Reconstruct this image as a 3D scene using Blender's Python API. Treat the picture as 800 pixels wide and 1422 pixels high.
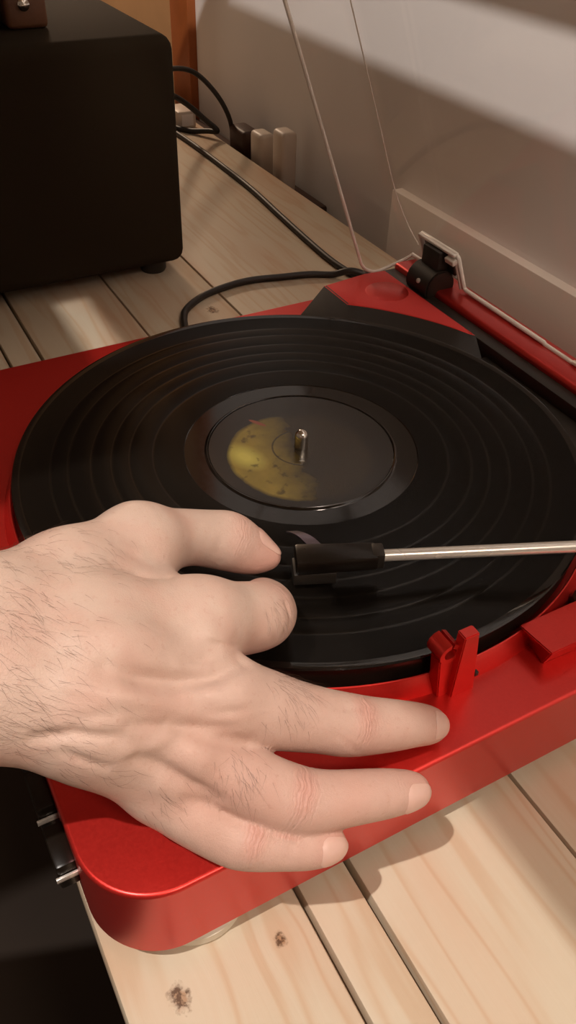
import bpy, bmesh, math, random
import numpy as np
from mathutils import Vector, Matrix

random.seed(7)
rng = np.random.default_rng(11)
for o in list(bpy.data.objects):
    bpy.data.objects.remove(o, do_unlink=True)
scene = bpy.context.scene
C = scene.collection

# ------------------------------------------------------------------ camera
cam_data = bpy.data.cameras.new('camera')
cam_data.sensor_fit = 'VERTICAL'
cam_data.sensor_height = 36.0
cam_data.lens = 29.142
cam_data.clip_start = 0.01
cam = bpy.data.objects.new('camera', cam_data)
C.objects.link(cam)
RIGHT = Vector((0.4755, 0.8792, 0.0284)).normalized()
FWD = Vector((-0.6573, 0.3766, -0.6528)).normalized()
UP = RIGHT.cross(FWD).normalized()
RIGHT = FWD.cross(UP).normalized()
cam.matrix_world = Matrix(((RIGHT.x, UP.x, -FWD.x, 0.31114),
                           (RIGHT.y, UP.y, -FWD.y, -0.18488),
                           (RIGHT.z, UP.z, -FWD.z, 0.26554),
                           (0, 0, 0, 1)))
scene.camera = cam
CAMPOS = Vector((0.31114, -0.18488, 0.26554))

# ------------------------------------------------------------------ world, lights, exposure
world = bpy.data.worlds.new('world')
scene.world = world
world.use_nodes = True
bg = world.node_tree.nodes['Background']
bg.inputs['Color'].default_value = (1.0, 0.72, 0.52, 1)
bg.inputs['Strength'].default_value = 0.16

def lamp(name, loc, power, radius, color):
    d = bpy.data.lights.new(name, 'POINT')
    d.energy = power
    d.shadow_soft_size = radius
    d.color = color
    o = bpy.data.objects.new(name, d)
    o.location = loc
    C.objects.link(o)
    return o
# bare bulb hanging in front of the table
lamp('pendant_bulb', (0.35, -0.65, 1.35), 74, 0.010, (1.0, 0.915, 0.845))
# fill lamp added at the left to brighten the rear planks
lamp('left_fill', (-1.45, 0.27, 0.46), 13.5, 0.05, (1.0, 0.74, 0.52))
lamp('side_fill', (1.15, -0.05, 1.20), 34, 0.08, (1.0, 0.82, 0.68))  # fill lamp added to brighten the shaded table

scene.view_settings.view_transform = 'Standard'
scene.view_settings.look = 'None'
scene.view_settings.gamma = 1
scene.view_settings.use_curve_mapping = False
scene.view_settings.exposure = 0.0

# ------------------------------------------------------------------ helpers
def lin(r, g, b):
    f = lambda c: (c/255/12.92) if c/255 <= 0.04045 else ((c/255+0.055)/1.055)**2.4
    return (f(r), f(g), f(b), 1.0)

class Nodes:
    """small wrapper for building a node material"""
    def __init__(self, name):
        self.m = bpy.data.materials.new(name)
        self.m.use_nodes = True
        self.t = self.m.node_tree
        self.b = self.t.nodes['Principled BSDF']
        self.out = self.t.nodes['Material Output']
    def n(self, kind, **kw):
        nd = self.t.nodes.new(kind)
        for k, v in kw.items():
            if k.startswith('i_'):
                nd.inputs[k[2:].replace('_', ' ')].default_value = v
            else:
                setattr(nd, k, v)
        return nd
    def l(self, a, b):
        self.t.links.new(a, b)
    def math(self, op, a, b=None, c=None, clamp=False):
        nd = self.n('ShaderNodeMath', operation=op, use_clamp=clamp)
        for i, v in enumerate((a, b, c)):
            if v is None:
                continue
            if isinstance(v, (int, float)):
                nd.inputs[i].default_value = v
            else:
                self.l(v, nd.inputs[i])
        return nd.outputs[0]
    def mix(self, fac, a, b):
        nd = self.n('ShaderNodeMix', data_type='RGBA')
        for s, v in ((nd.inputs['Factor'], fac), (nd.inputs[6], a), (nd.inputs[7], b)):
            if isinstance(v, (int, float, tuple)):
                s.default_value = v
            else:
                self.l(v, s)
        return nd.outputs[2]
    def ramp(self, fac, stops):
        nd = self.n('ShaderNodeValToRGB')
        cr = nd.color_ramp
        while len(cr.elements) < len(stops):
            cr.elements.new(0.5)
        for e, (p, c) in zip(cr.elements, stops):
            e.position = p
            e.color = c
        self.l(fac, nd.inputs[0])
        return nd.outputs[0]
    def coord(self, scale=(1, 1, 1), loc=(0, 0, 0), rot=(0, 0, 0)):
        tc = self.n('ShaderNodeTexCoord')
        mp = self.n('ShaderNodeMapping')
        mp.inputs['Scale'].default_value = scale
        mp.inputs['Location'].default_value = loc
        mp.inputs['Rotation'].default_value = rot
        self.l(tc.outputs['Object'], mp.inputs[0])
        return mp.outputs[0]
    def noise(self, vec, scale, detail=4, rough=0.55):
        nd = self.n('ShaderNodeTexNoise')
        nd.inputs['Scale'].default_value = scale
        nd.inputs['Detail'].default_value = detail
        nd.inputs['Roughness'].default_value = rough
        self.l(vec, nd.inputs['Vector'])
        return nd.outputs['Fac']
    def bump(self, h, strength, dist):
        nd = self.n('ShaderNodeBump')
        nd.inputs['Strength'].default_value = strength
        nd.inputs['Distance'].default_value = dist
        self.l(h, nd.inputs['Height'])
        self.l(nd.outputs[0], self.b.inputs['Normal'])
        return nd
    def set(self, **kw):
        for k, v in kw.items():
            s = self.b.inputs[k.replace('_', ' ')]
            if isinstance(v, (int, float, tuple)):
                s.default_value = v
            else:
                self.l(v, s)
        return self

def plain(name, col, rough=0.5, metal=0.0, noise=0.0, nscale=60, bump=0.0, spec=None, coat=0.0):
    """solid colour with a little procedural variation in colour, gloss and relief"""
    N = Nodes(name)
    v = N.coord()
    f = N.noise(v, nscale)
    dark = tuple(c*(1-noise) for c in col[:3]) + (1,)
    N.set(Base_Color=N.mix(f, dark, col), Metallic=metal,
          Roughness=N.math('MULTIPLY_ADD', f, 0.12, rough-0.06))
    if spec is not None:
        N.set(Specular_IOR_Level=spec)
    if coat:
        N.set(Coat_Weight=coat, Coat_Roughness=0.12)
    if bump:
        N.bump(N.noise(v, nscale*8), bump, 0.0006)
    return N.m

def link(name, me, mat, parent=None, smooth=False):
    o = bpy.data.objects.new(name, me)
    C.objects.link(o)
    if mat is not None and not me.materials:
        me.materials.append(mat)
    if parent is not None:
        o.parent = parent
        o.matrix_parent_inverse = parent_inv(parent)
    if smooth:
        me.polygons.foreach_set('use_smooth', [True]*len(me.polygons))
    return o

def world_of(o):
    m = Matrix.Translation(o.location)
    if o.parent is not None:
        m = world_of(o.parent) @ o.matrix_parent_inverse @ m
    return m

def parent_inv(p):
    return world_of(p).inverted()

def from_bm(name, bm, mat, parent=None, smooth=False, angle=None):
    me = bpy.data.meshes.new(name)
    bmesh.ops.recalc_face_normals(bm, faces=bm.faces)
    bm.to_mesh(me)
    bm.free()
    o = link(name, me, mat, parent, smooth or angle is not None)
    if angle is not None:
        me.set_sharp_from_angle(angle=math.radians(angle))
    return o

def thing(name, label, cat, loc, group=None):
    o = bpy.data.objects.new(name, None)
    o.empty_display_size = 0.02
    o.location = loc
    C.objects.link(o)
    o['label'] = label
    o['category'] = cat
    if group:
        o['group'] = group
    return o

def tag(o, label, cat, group=None):
    o['label'] = label
    o['category'] = cat
    if group:
        o['group'] = group
    return o

def struct(o, label=None):
    o['kind'] = 'structure'
    if label:
        o['label'] = label
    return o

def bm_box(bm, lo, hi, bevel=0.0, seg=2):
    r = bmesh.ops.create_cube(bm, size=1.0)
    vs = r['verts']
    for v in vs:
        v.co = Vector([lo[i] + (v.co[i]+0.5)*(hi[i]-lo[i]) for i in range(3)])
    if bevel:
        es = list({e for v in vs for e in v.link_edges})
        bmesh.ops.bevel(bm, geom=es, offset=bevel, segments=seg, affect='EDGES', profile=0.5)

def box(name, lo, hi, mat, parent=None, bevel=0.0, seg=2):
    bm = bmesh.new()
    bm_box(bm, lo, hi, bevel, seg)
    return from_bm(name, bm, mat, parent, angle=40 if bevel else None)

def bm_prism(bm, pts, z0, z1, ztop=None):
    """pts: plan outline; ztop: optional function(x, y) for the top height"""
    lo = [bm.verts.new((x, y, z0)) for x, y in pts]
    hi = [bm.verts.new((x, y, ztop(x, y) if ztop else z1)) for x, y in pts]
    n = len(pts)
    bm.faces.new(lo[::-1])
    top = bm.faces.new(hi)
    for i in range(n):
        bm.faces.new((lo[i], lo[(i+1) % n], hi[(i+1) % n], hi[i]))
    return top, hi, lo

def lathe(name, prof, mat, parent=None, seg=96, origin=(0, 0, 0), angle=35, axis=None):
    """prof: list of (radius, z); closed at the axis where radius is 0"""
    bm = bmesh.new()
    rings = []
    for r, z in prof:
        if r < 1e-7:
            rings.append([bm.verts.new((0, 0, z))])
        else:
            rings.append([bm.verts.new((r*math.cos(2*math.pi*i/seg), r*math.sin(2*math.pi*i/seg), z)) for i in range(seg)])
    for a, b in zip(rings, rings[1:]):
        for i in range(seg):
            j = (i+1) % seg
            if len(a) == 1 and len(b) == 1:
                continue
            if len(a) == 1:
                bm.faces.new((a[0], b[i], b[j]))
            elif len(b) == 1:
                bm.faces.new((a[i], a[j], b[0]))
            else:
                bm.faces.new((a[i], a[j], b[j], b[i]))
    M = Matrix.Translation(origin)
    if axis is not None:
        M = M @ Vector((0, 0, 1)).rotation_difference(Vector(axis)).to_matrix().to_4x4()
    bmesh.ops.transform(bm, matrix=M, verts=bm.verts)
    return from_bm(name, bm, mat, parent, angle=angle)

def catmull(pts, sub=8):
    P = [Vector(p) for p in pts]
    P = [P[0]*2-P[1]] + P + [P[-1]*2-P[-2]]
    out = []
    for i in range(1, len(P)-2):
        a, b, c, d = P[i-1:i+3]
        for k in range(sub):
            t = k/sub
            out.append(0.5*((2*b)+(c-a)*t+(2*a-5*b+4*c-d)*t*t+(3*b-a-3*c+d)*t**3))
    out.append(P[-2].copy())
    return out

def bm_tube(bm, path, r, seg=10, cap=True):
    rs = r if isinstance(r, (list, tuple)) else [r]*len(path)
    path = [Vector(p) for p in path]
    t0 = (path[1]-path[0]).normalized()
    nrm = t0.orthogonal().normalized()
    rings = []
    for i, p in enumerate(path):
        t = (path[min(i+1, len(path)-1)]-path[max(i-1, 0)]).normalized()
        nrm = (nrm-t*nrm.dot(t)).normalized()
        b = t.cross(nrm)
        rings.append([bm.verts.new(p+(nrm*math.cos(2*math.pi*k/seg)+b*math.sin(2*math.pi*k/seg))*rs[i]) for k in range(seg)])
    for a, b in zip(rings, rings[1:]):
        for k in range(seg):
            bm.faces.new((a[k], a[(k+1) % seg], b[(k+1) % seg], b[k]))
    if cap:
        bm.faces.new(rings[0][::-1])
        bm.faces.new(rings[-1])

def tube(name, path, r, mat, parent=None, seg=10, sub=0):
    bm = bmesh.new()
    if sub:
        path = catmull(path, sub)
    bm_tube(bm, path, r, seg)
    return from_bm(name, bm, mat, parent, angle=50)

def rounded_rect(x0, x1, y0, y1, r, n=10):
    """r: radii for corners (x0,y0),(x1,y0),(x1,y1),(x0,y1)"""
    pts = []
    for (cx, cy, rr, a0) in ((x0+r[0], y0+r[0], r[0], 180), (x1-r[1], y0+r[1], r[1], 270),
                             (x1-r[2], y1-r[2], r[2], 0), (x0+r[3], y1-r[3], r[3], 90)):
        k = n if rr > 0.004 else 3
        for i in range(k+1):
            a = math.radians(a0+90*i/k)
            pts.append((cx+rr*math.cos(a), cy+rr*math.sin(a)))
    return pts

# ------------------------------------------------------------------ materials
def pine(name, knots=(), tint=1.0, seed=0.0, warm=0.0):
    """planed pine: long streaks, growth bands, knots with bent grain"""
    N = Nodes(name)
    tc = N.n('ShaderNodeTexCoord')
    base = tc.outputs['Object']
    dist_acc = None
    push = None
    for (kx, ky, ks) in knots:
        sub = N.n('ShaderNodeVectorMath', operation='SUBTRACT')
        N.l(base, sub.inputs[0]); sub.inputs[1].default_value = (kx, ky, -0.0724)
        sc = N.n('ShaderNodeVectorMath', operation='MULTIPLY')
        N.l(sub.outputs[0], sc.inputs[0]); sc.inputs[1].default_value = (1/(ks*1.5), 1/ks, 1/ks)
        ln = N.n('ShaderNodeVectorMath', operation='LENGTH')
        N.l(sc.outputs[0], ln.inputs[0])
        d = ln.outputs['Value']
        dist_acc = d if dist_acc is None else N.math('MINIMUM', dist_acc, d)
        sx = N.n('ShaderNodeSeparateXYZ'); N.l(sc.outputs[0], sx.inputs[0])
        g = N.math('POWER', 2.718, N.math('MULTIPLY', N.math('MULTIPLY', d, d), -0.12))
        pp = N.math('MULTIPLY', N.math('MULTIPLY', g, sx.outputs['Y']), -ks*0.55)
        push = pp if push is None else N.math('ADD', push, pp)
    vec = base
    if push is not None:
        cmb = N.n('ShaderNodeCombineXYZ'); N.l(push, cmb.inputs['Y'])
        ad = N.n('ShaderNodeVectorMath', operation='ADD')
        N.l(base, ad.inputs[0]); N.l(cmb.outputs[0], ad.inputs[1])
        vec = ad.outputs[0]
    mp = N.n('ShaderNodeMapping')
    mp.inputs['Scale'].default_value = (2.6, 30, 30)
    mp.inputs['Location'].default_value = (seed, seed*3.7, seed*1.3)
    N.l(vec, mp.inputs[0])
    big = N.noise(mp.outputs[0], 1.0, 3, 0.5)
    band = N.math('SINE', N.math('MULTIPLY', big, 46.0))
    band = N.math('MULTIPLY_ADD', band, 0.5, 0.5)
    band = N.math('POWER', band, 3.0)
    mp2 = N.n('ShaderNodeMapping')
    mp2.inputs['Scale'].default_value = (18, 700, 700)
    N.l(vec, mp2.inputs[0])
    fine = N.noise(mp2.outputs[0], 1.0, 3, 0.6)
    mp3 = N.n('ShaderNodeMapping')
    mp3.inputs['Scale'].default_value = (5, 16, 16)
    mp3.inputs['Location'].default_value = (seed*2, 1, seed)
    N.l(base, mp3.inputs[0])
    blot = N.noise(mp3.outputs[0], 1.0, 2, 0.5)
    c = N.mix(big, lin(224*tint, 206*tint, 178*tint), lin(234*tint, 220*tint, 196*tint))
    c = N.mix(N.math('MULTIPLY', band, 0.42), c, lin(208*tint, 164*tint, 122*tint))
    c = N.mix(N.math('MULTIPLY', fine, 0.22), c, lin(214*tint, 176*tint, 138*tint))
    pk = N.ramp(blot, [(0.50, (0, 0, 0, 1)), (0.72, (0.42+warm, 0.42+warm, 0.42+warm, 1))])
    c = N.mix(pk, c, lin(220*tint, 164*tint, 126*tint))
    if dist_acc is not None:
        wob = N.math('ADD', dist_acc, N.math('MULTIPLY', N.math('SUBTRACT', N.noise(base, 330, 3), 0.5), 0.9))
        halo = N.ramp(wob, [(0.25, (0.55, 0.55, 0.55, 1)), (0.45, (0.0, 0, 0, 1))])
        c = N.mix(halo, c, lin(176*tint, 124*tint, 76*tint))
        kn = N.ramp(N.math('MULTIPLY', wob, 0.5), [(0.20, (0.85, 0.85, 0.85, 1)), (0.36, (0, 0, 0, 1))])
        crack = N.math('MULTIPLY', N.ramp(N.noise(base, 520, 3), [(0.42, (0, 0, 0, 1)), (0.56, (1, 1, 1, 1))]), kn)
        c = N.mix(N.math('MULTIPLY', kn, 0.35), c, lin(150*tint, 104*tint, 62*tint))
        c = N.mix(crack, c, lin(70, 44, 24))
    N.set(Base_Color=c, Roughness=0.55, Specular_IOR_Level=0.3)
    N.bump(N.math('ADD', fine, N.math('MULTIPLY', band, 0.5)), 0.12, 0.0006)
    return N.m

def red_metal():
    N = Nodes('satin_red_lacquer')
    v = N.coord()
    f = N.noise(v, 900, 2)
    N.set(Base_Color=N.mix(f, lin(200, 40, 33), lin(212, 48, 40)), Metallic=0.8, Roughness=N.math('MULTIPLY_ADD', f, 0.1, 0.36),
          Specular_IOR_Level=0.5, Coat_Weight=0.45, Coat_Roughness=0.27)
    N.bump(f, 0.05, 0.0003)
    return N.m

M_RED = red_metal()
M_BLACK = plain('black_plastic', lin(34, 27, 20), 0.5, noise=0.3, nscale=200)
M_BLACK_GLOSS = plain('black_gloss_plastic', lin(24, 18, 13), 0.3, spec=0.3, noise=0.2, nscale=200)
M_SILVER = plain('satin_silver', lin(206, 200, 192), 0.26, 0.45, noise=0.03, nscale=12)
M_CHROME = plain('chrome', lin(220, 214, 205), 0.12, 1.0, noise=0.05, nscale=300)
M_WALL = plain('painted_white_wall', lin(244, 240, 238), 0.8, noise=0.04, nscale=14, bump=0.04)
M_PALE_PAINT = plain('pale_paint', lin(248, 240, 234), 0.6, noise=0.04, nscale=20)  # for the added wall strip and the adapter face
M_POST = plain('varnished_pine_post', lin(176, 98, 48), 0.5, noise=0.35, nscale=25)
M_PANEL = plain('pale_wood_panel', lin(206, 158, 110), 0.55, noise=0.2, nscale=18)
M_DARKWOOD = plain('dark_brown_panelling', lin(96, 62, 40), 0.6, noise=0.3, nscale=12)
M_FLOOR = plain('dark_floor', lin(52, 38, 26), 0.7, noise=0.5, nscale=9, bump=0.2)
M_SPEAKER = plain('black_speaker_vinyl', lin(48, 40, 30), 0.85, noise=0.15, nscale=400, bump=0.2, spec=0.06)
M_CABLE = plain('black_cable_rubber', lin(34, 27, 21), 0.5, noise=0.2, nscale=200)
M_WHITE_PLUG = plain('white_plug_plastic', lin(214, 200, 186), 0.45, noise=0.05, nscale=80)
M_BROWN = plain('dark_brown_plastic', lin(66, 38, 24), 0.5, noise=0.3, nscale=80)
M_FOOT = plain('off_white_rubber_foot', lin(206, 196, 176), 0.5, noise=0.1, nscale=90)
# ------------------------------------------------------------------ the setting
TZ = -0.0724                 # table top
WY = 0.335                   # wall face
struct(box('floor', (-2.4, -2.0, -0.84), (1.6, 0.6, -0.81), M_FLOOR))
struct(box('wall_back', (-0.905, WY, -0.81), (1.6, WY+0.1, 1.9), M_WALL))
struct(box('stand_in_strip_1', (-0.386, WY-0.012, -0.16), (1.6, WY, -0.034), M_PALE_PAINT, bevel=0.001))  # board added to stand in for a pale strip on the cover
d1 = struct(box('door_1', (-1.62, WY+0.03, -0.81), (-0.97, WY+0.07, 1.25), M_PANEL, bevel=0.002))
box('door_frame', (-0.972, WY-0.012, -0.81), (-0.906, WY+0.09, 1.3), M_POST, d1, bevel=0.003)
struct(box('wall_left', (-2.4, -2.0, -0.81), (-2.3, 0.6, 1.9), M_DARKWOOD))

# ------------------------------------------------------------------ table of planks
table = thing('wooden_table', 'pale pine plank table under the red record player', 'table', (-0.05, 0.05, -0.81))
X0, X1 = -1.05, 0.85
PL = [(-0.1772, -0.1000, dict(knots=((0.1953, -0.1569, 0.006), (0.1947, -0.1142, 0.0035), (-0.42, -0.14, 0.006)), seed=1.0), 0.0025),
      (-0.0982, -0.0760, dict(seed=4.3), 0.0012),
      (-0.0735, 0.0128, dict(knots=((0.42, -0.03, 0.006),), seed=7.7, warm=0.1), 0.0012),
      (0.0142, 0.0966, dict(knots=((-0.2944, 0.0791, 0.0075), (-0.62, 0.04, 0.006)), seed=12.1), 0.0010),
      (0.0984, 0.2840, dict(knots=((-0.72, 0.21, 0.006),), seed=15.9, warm=0.05), 0.0012)]
for i, (ya, yb, kw, bv) in enumerate(PL):
    box('plank', (X0, ya, TZ-0.024), (X1, yb, TZ), pine('pine_plank_wood', tint=0.84, **kw), table, bevel=bv)
M_LEG = pine('pine_leg_wood', seed=3.1, tint=0.85)
for x in (X0+0.06, 0.10, X1-0.12):
    for y in (-0.150, 0.235):
        box('leg', (x, y-0.02, -0.81), (x+0.05, y+0.03, TZ-0.026), M_LEG, table, bevel=0.003)
for y in (-0.12, 0.19):
    box('rail', (X0+0.03, y, TZ-0.075), (X1-0.03, y+0.022, TZ-0.025), M_LEG, table, bevel=0.002)

# ------------------------------------------------------------------ unseen boards added above the frame to shade the back half of the table
blocker = thing('light_blocker', 'unseen wooden boards added above the table to shape the shadows', 'blocker', (0.28, 0.03, 0.50))
M_BLOCKER = pine('blocker_wood', seed=9.0, tint=0.9)
box('board', (-0.44, -0.600, 0.500), (0.105, -0.290, 0.512), M_BLOCKER, blocker, bevel=0.001)  # added to shade the left of the plinth
box('board', (-0.44, -0.2895, 0.500), (-0.075, -0.2695, 0.512), M_BLOCKER, blocker)  # filler added to keep a light streak off the speaker
box('board', (-0.44, -0.269, 0.500), (0.345, -0.006, 0.512), M_BLOCKER, blocker, bevel=0.001)
box('board', (-0.44, 0.041, 0.500), (0.345, 0.200, 0.512), M_BLOCKER, blocker, bevel=0.001)
for x in (-0.42, 0.06):
    box('blocker_bracket', (x, -0.58, 0.5125), (x+0.02, WY, 0.535), M_BLACK, blocker)
box('blocker_bracket', (0.30, -0.26, 0.5125), (0.32, WY, 0.535), M_BLACK, blocker)

# ------------------------------------------------------------------ record player
PT = -0.0172                 # plinth top
PB = -0.0610                 # plinth underside
player = thing('record_player', 'red record player with clear hinged cover, on the pine table', 'record player', (0.0, 0.01, TZ))
# plinth with rounded front corners
bm = bmesh.new()
rings = []
BV = 0.0017
levels = [(0.0, PB)] + [(BV*(1-math.cos(math.radians(90*k/7))), PT-BV+BV*math.sin(math.radians(90*k/7))) for k in range(8)]
for o_, z_ in levels:
    rr_ = rounded_rect(-0.1795+o_, 0.1835-o_, -0.1765+o_, 0.2085-o_, (0.030-o_, 0.030-o_, 0.010-o_, 0.010-o_), 20)
    rings.append([bm.verts.new((x, y, z_)) for x, y in rr_])
bm.faces.new(rings[0][::-1])
bm.faces.new(rings[-1])
for A_, B_ in zip(rings, rings[1:]):
    for i in range(len(A_)):
        j = (i+1) % len(A_)
        bm.faces.new((A_[i], A_[j], B_[j], B_[i]))
plinth = from_bm('plinth', bm, M_RED, player, angle=35)
wn = plinth.modifiers.new('weighted_normals', 'WEIGHTED_NORMAL')
wn.keep_sharp = True
wn.weight = 100
# base pan set back under the plinth
bm = bmesh.new()
bm_prism(bm, rounded_rect(-0.172, 0.176, -0.169, 0.2, (0.025, 0.025, 0.008, 0.008), 8), PB-0.004, PB+0.001)
from_bm('base_pan', bm, M_BLACK, player)
for fx, fy in ((0.1622, -0.137), (-0.155, -0.137), (0.158, 0.170), (-0.155, 0.170)):
    lathe('foot', [(0, 0.0), (0.0195, 0.0), (0.021, 0.0015), (0.021, 0.006), (0.018, 0.0085), (0, 0.0085)], M_FOOT, player, 48, (fx, fy, TZ))
# sloped red surround round the platter
lathe('platter_surround', [(0.1525, PT-0.001), (0.1525, -0.0092), (0.1530, -0.0086), (0.1536, -0.0088), (0.1578, PT-0.0005), (0.1578, PT-0.001)],
      M_RED, player, 180)
platter = lathe('platter', [(0, -0.0135), (0.1488, -0.0135), (0.1496, -0.0128), (0.1496, -0.0022), (0.1488, -0.0016), (0, -0.0016)], M_BLACK_GLOSS, player, 160)
lathe('spindle', [(0.0036, -0.0016), (0.0036, 0.0075), (0.0033, 0.0092), (0.0022, 0.0106), (0.0009, 0.0112), (0, 0.0113)], M_CHROME, platter, 32)

# raised deck at the left rear: arc cut round the platter, sloped left shoulder
def arc(r, a0, a1, n):
    return [(r*math.cos(math.radians(a0+(a1-a0)*i/n)), r*math.sin(math.radians(a0+(a1-a0)*i/n))) for i in range(n+1)]
bm = bmesh.new()
tarc = arc(0.1800, 112.2, 140.3, 12)
topo = [(-0.0640, 0.1695)] + tarc + [(-0.1708, 0.1150), (-0.1755, 0.152), (-0.1735, 0.1695)]
top, hi, lo = bm_prism(bm, topo, PT-0.001, -0.0035)
for k, v in enumerate(lo):        # spread the foot of the block so that its faces slope
    if 1 <= k <= len(tarc):
        r = math.hypot(v.co.x, v.co.y)
        v.co.x *= 0.1585/r; v.co.y *= 0.1585/r
    elif k == len(tarc)+1:
        v.co.x, v.co.y = -0.1560, 0.0830
    elif k == 0:
        v.co.x = -0.052
bmesh.ops.bevel(bm, geom=list(top.edges), offset=0.0008, segments=2, affect='EDGES')
deck = from_bm('rear_deck', bm, M_RED, player, angle=35)
deck.data.materials.append(M_BLACK)
for poly in deck.data.polygons:      # the slopes towards the platter are black
    if poly.normal.z < 0.9 and poly.area > 1e-5 and poly.normal.dot(Vector((-poly.center.x, -poly.center.y, 0)).normalized()) > 0.2:
        poly.material_index = 1
# round embossed line on the deck
lathe('embossed_disc', [(0, 0), (0.0155, 0), (0.0156, 0.0001), (0.0155, 0.00015), (0, 0.00015)], M_RED, deck, 64, (-0.143, 0.151, -0.0036))
# black trough behind the platter and the red rail along the hinges
bm = bmesh.new()
bm_prism(bm, [(-0.050, 0.1695)] + arc(0.1600, 108, 40, 20) + [(0.176, 0.10), (0.176, 0.1695)], PT-0.001, -0.0130)
from_bm('rear_trough', bm, M_BLACK, player, angle=35)
box('trough_lip', (-0.1765, 0.1697, PT-0.001), (0.178, 0.1802, -0.0050), M_BLACK, player, bevel=0.0005)
box('hinge_rail', (-0.1785, 0.1805, PT-0.001), (0.182, 0.2075, -0.0010), M_RED, player, bevel=0.003, seg=3)
for hx in (-0.137, 0.13):
    bm = bmesh.new()
    bmesh.ops.create_cone(bm, cap_ends=True, segments=40, radius1=0.0125, radius2=0.0125, depth=0.026,
                          matrix=Matrix.Translation((hx, 0.1840, 0.0005)) @ Matrix.Rotation(math.pi/2, 4, 'Y'))
    bmesh.ops.bevel(bm, geom=[e for e in bm.edges if len(e.link_faces[0].verts) > 4 or len(e.link_faces[1].verts) > 4], offset=0.001, segments=2, affect='EDGES')
    h = from_bm('hinge', bm, M_BLACK, player, angle=40)
    box('hinge_arm', (hx-0.010, 0.181, -0.004), (hx+0.010, 0.1925, 0.026), M_BLACK, h, bevel=0.0015)
    lathe('hinge_pin', [(0, 0), (0.0018, 0), (0.0018, 0.0008), (0.0012, 0.0012), (0, 0.0012)], M_SILVER, h, 20, (hx+0.002, 0.1722, 0.004), axis=(0.2, -1, 0.35))

# clear cover, leaning forward: a panel, two side walls and a front wall, open at the hinge end
def acrylic():
    N = Nodes('clear_acrylic')
    v = N.coord()
    tr = N.n('ShaderNodeBsdfTransparent'); tr.inputs[0].default_value = (0.985, 0.98, 0.975, 1)
    gl = N.n('ShaderNodeBsdfGlossy'); gl.inputs['Color'].default_value = (1, 1, 1, 1); gl.inputs['Roughness'].default_value = 0.03
    df = N.n('ShaderNodeBsdfDiffuse'); df.inputs['Color'].default_value = lin(230, 222, 214)
    lw = N.n('ShaderNodeLayerWeight'); lw.inputs['Blend'].default_value = 0.5
    frf = N.math('MULTIPLY_ADD', N.math('POWER', lw.outputs['Facing'], 5.0), 0.6, 0.02)
    mx = N.n('ShaderNodeMixShader'); N.l(frf, mx.inputs[0]); N.l(tr.outputs[0], mx.inputs[1]); N.l(gl.outputs[0], mx.inputs[2])
    haze = N.math('MULTIPLY_ADD', N.noise(v, 40), 0.014, 0.006)  # slight milky haze mixed unevenly into the clear plastic
    m2 = N.n('ShaderNodeMixShader'); N.l(haze, m2.inputs[0]); N.l(mx.outputs[0], m2.inputs[1]); N.l(df.outputs[0], m2.inputs[2])
    N.l(m2.outputs[0], N.out.inputs['Surface'])
    return N.m
M_ACRYLIC = acrylic()
M_EDGE = plain('lit_acrylic_edge', lin(236, 228, 218), 0.25, noise=0.1, nscale=90)  # whitish colour in place of light caught along the acrylic
TH = math.radians(22)
DU = Vector((0, -math.sin(TH), math.cos(TH)))        # up along the panel
DN = Vector((0, -math.cos(TH), -math.sin(TH)))       # from the panel to the rim
LB = Vector((0, 0.1985, 0.0015))
LEN, DEP, LX0, LX1, TK, FR = 0.355, 0.043, -0.1815, 0.1815, 0.0026, 0.010
def lid_pt(x, u, d):
    return Vector((x, 0, 0)) + LB + DU*u + DN*d
def lid_section(off):
    """outline (x, d) of the outer or inner skin, rim to rim"""
    x0, x1, r = LX0+off, LX1-off, FR-off
    out = [(x0, DEP)]
    for i in range(9):
        a = math.radians(90*i/8)
        out.append((x0+r-r*math.cos(a), off+r-r*math.sin(a)))
    for i in range(9):
        a = math.radians(90*i/8)
        out.append((x1-r+r*math.sin(a), off+r-r*math.cos(a)))
    out.append((x1, DEP))
    return out
bm = bmesh.new()
so, si = lid_section(0), lid_section(TK)
def ends(sec):
    # the hinge end of the side walls is cut back with a rounded corner at the rim
    res = []
    for x, d in sec:
        res.append((0.012 if d >= DEP else 0.0) + 0.0)
    return res
rows = []
for u in (0.0, 0.02, 0.1, 0.2, LEN):
    ro = [bm.verts.new(lid_pt(x, max(u, 0.010 if (d >= DEP and u == 0) else 0), d)) for x, d in so]
    ri = [bm.verts.new(lid_pt(x, max(u, 0.010 if (d >= DEP and u == 0) else 0), d)) for x, d in si]
    rows.append((ro, ri))
n = len(so)
for (ao, ai), (bo, bi) in zip(rows, rows[1:]):
    for i in range(n-1):
        bm.faces.new((ao[i], ao[i+1], bo[i+1], bo[i]))
        bm.faces.new((ai[i+1], ai[i], bi[i], bi[i+1]))
    bm.faces.new((ao[0], bo[0], bi[0], ai[0]))
    bm.faces.new((ao[-1], ai[-1], bi[-1], bo[-1]))
for ro, ri in (rows[0], rows[-1]):
    for i in range(n-1):
        bm.faces.new((ro[i], ri[i], ri[i+1], ro[i+1]))
cover = from_bm('dust_cover', bm, M_ACRYLIC, player, angle=50)
# front wall of the cover (at the raised end)
bm = bmesh.new()
q = [lid_pt(LX0+0.004, LEN-TK, 0.001), lid_pt(LX1-0.004, LEN-TK, 0.001), lid_pt(LX1-0.0005, LEN-TK, DEP), lid_pt(LX0+0.0005, LEN-TK, DEP)]
vs = [bm.verts.new(p) for p in q] + [bm.verts.new(p+DU*TK) for p in q]
for f in ((0, 1, 2, 3), (7, 6, 5, 4), (0, 4, 5, 1), (1, 5, 6, 2), (2, 6, 7, 3), (3, 7, 4, 0)):
    bm.faces.new([vs[i] for i in f])
from_bm('cover_front', bm, M_ACRYLIC, cover)
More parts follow.
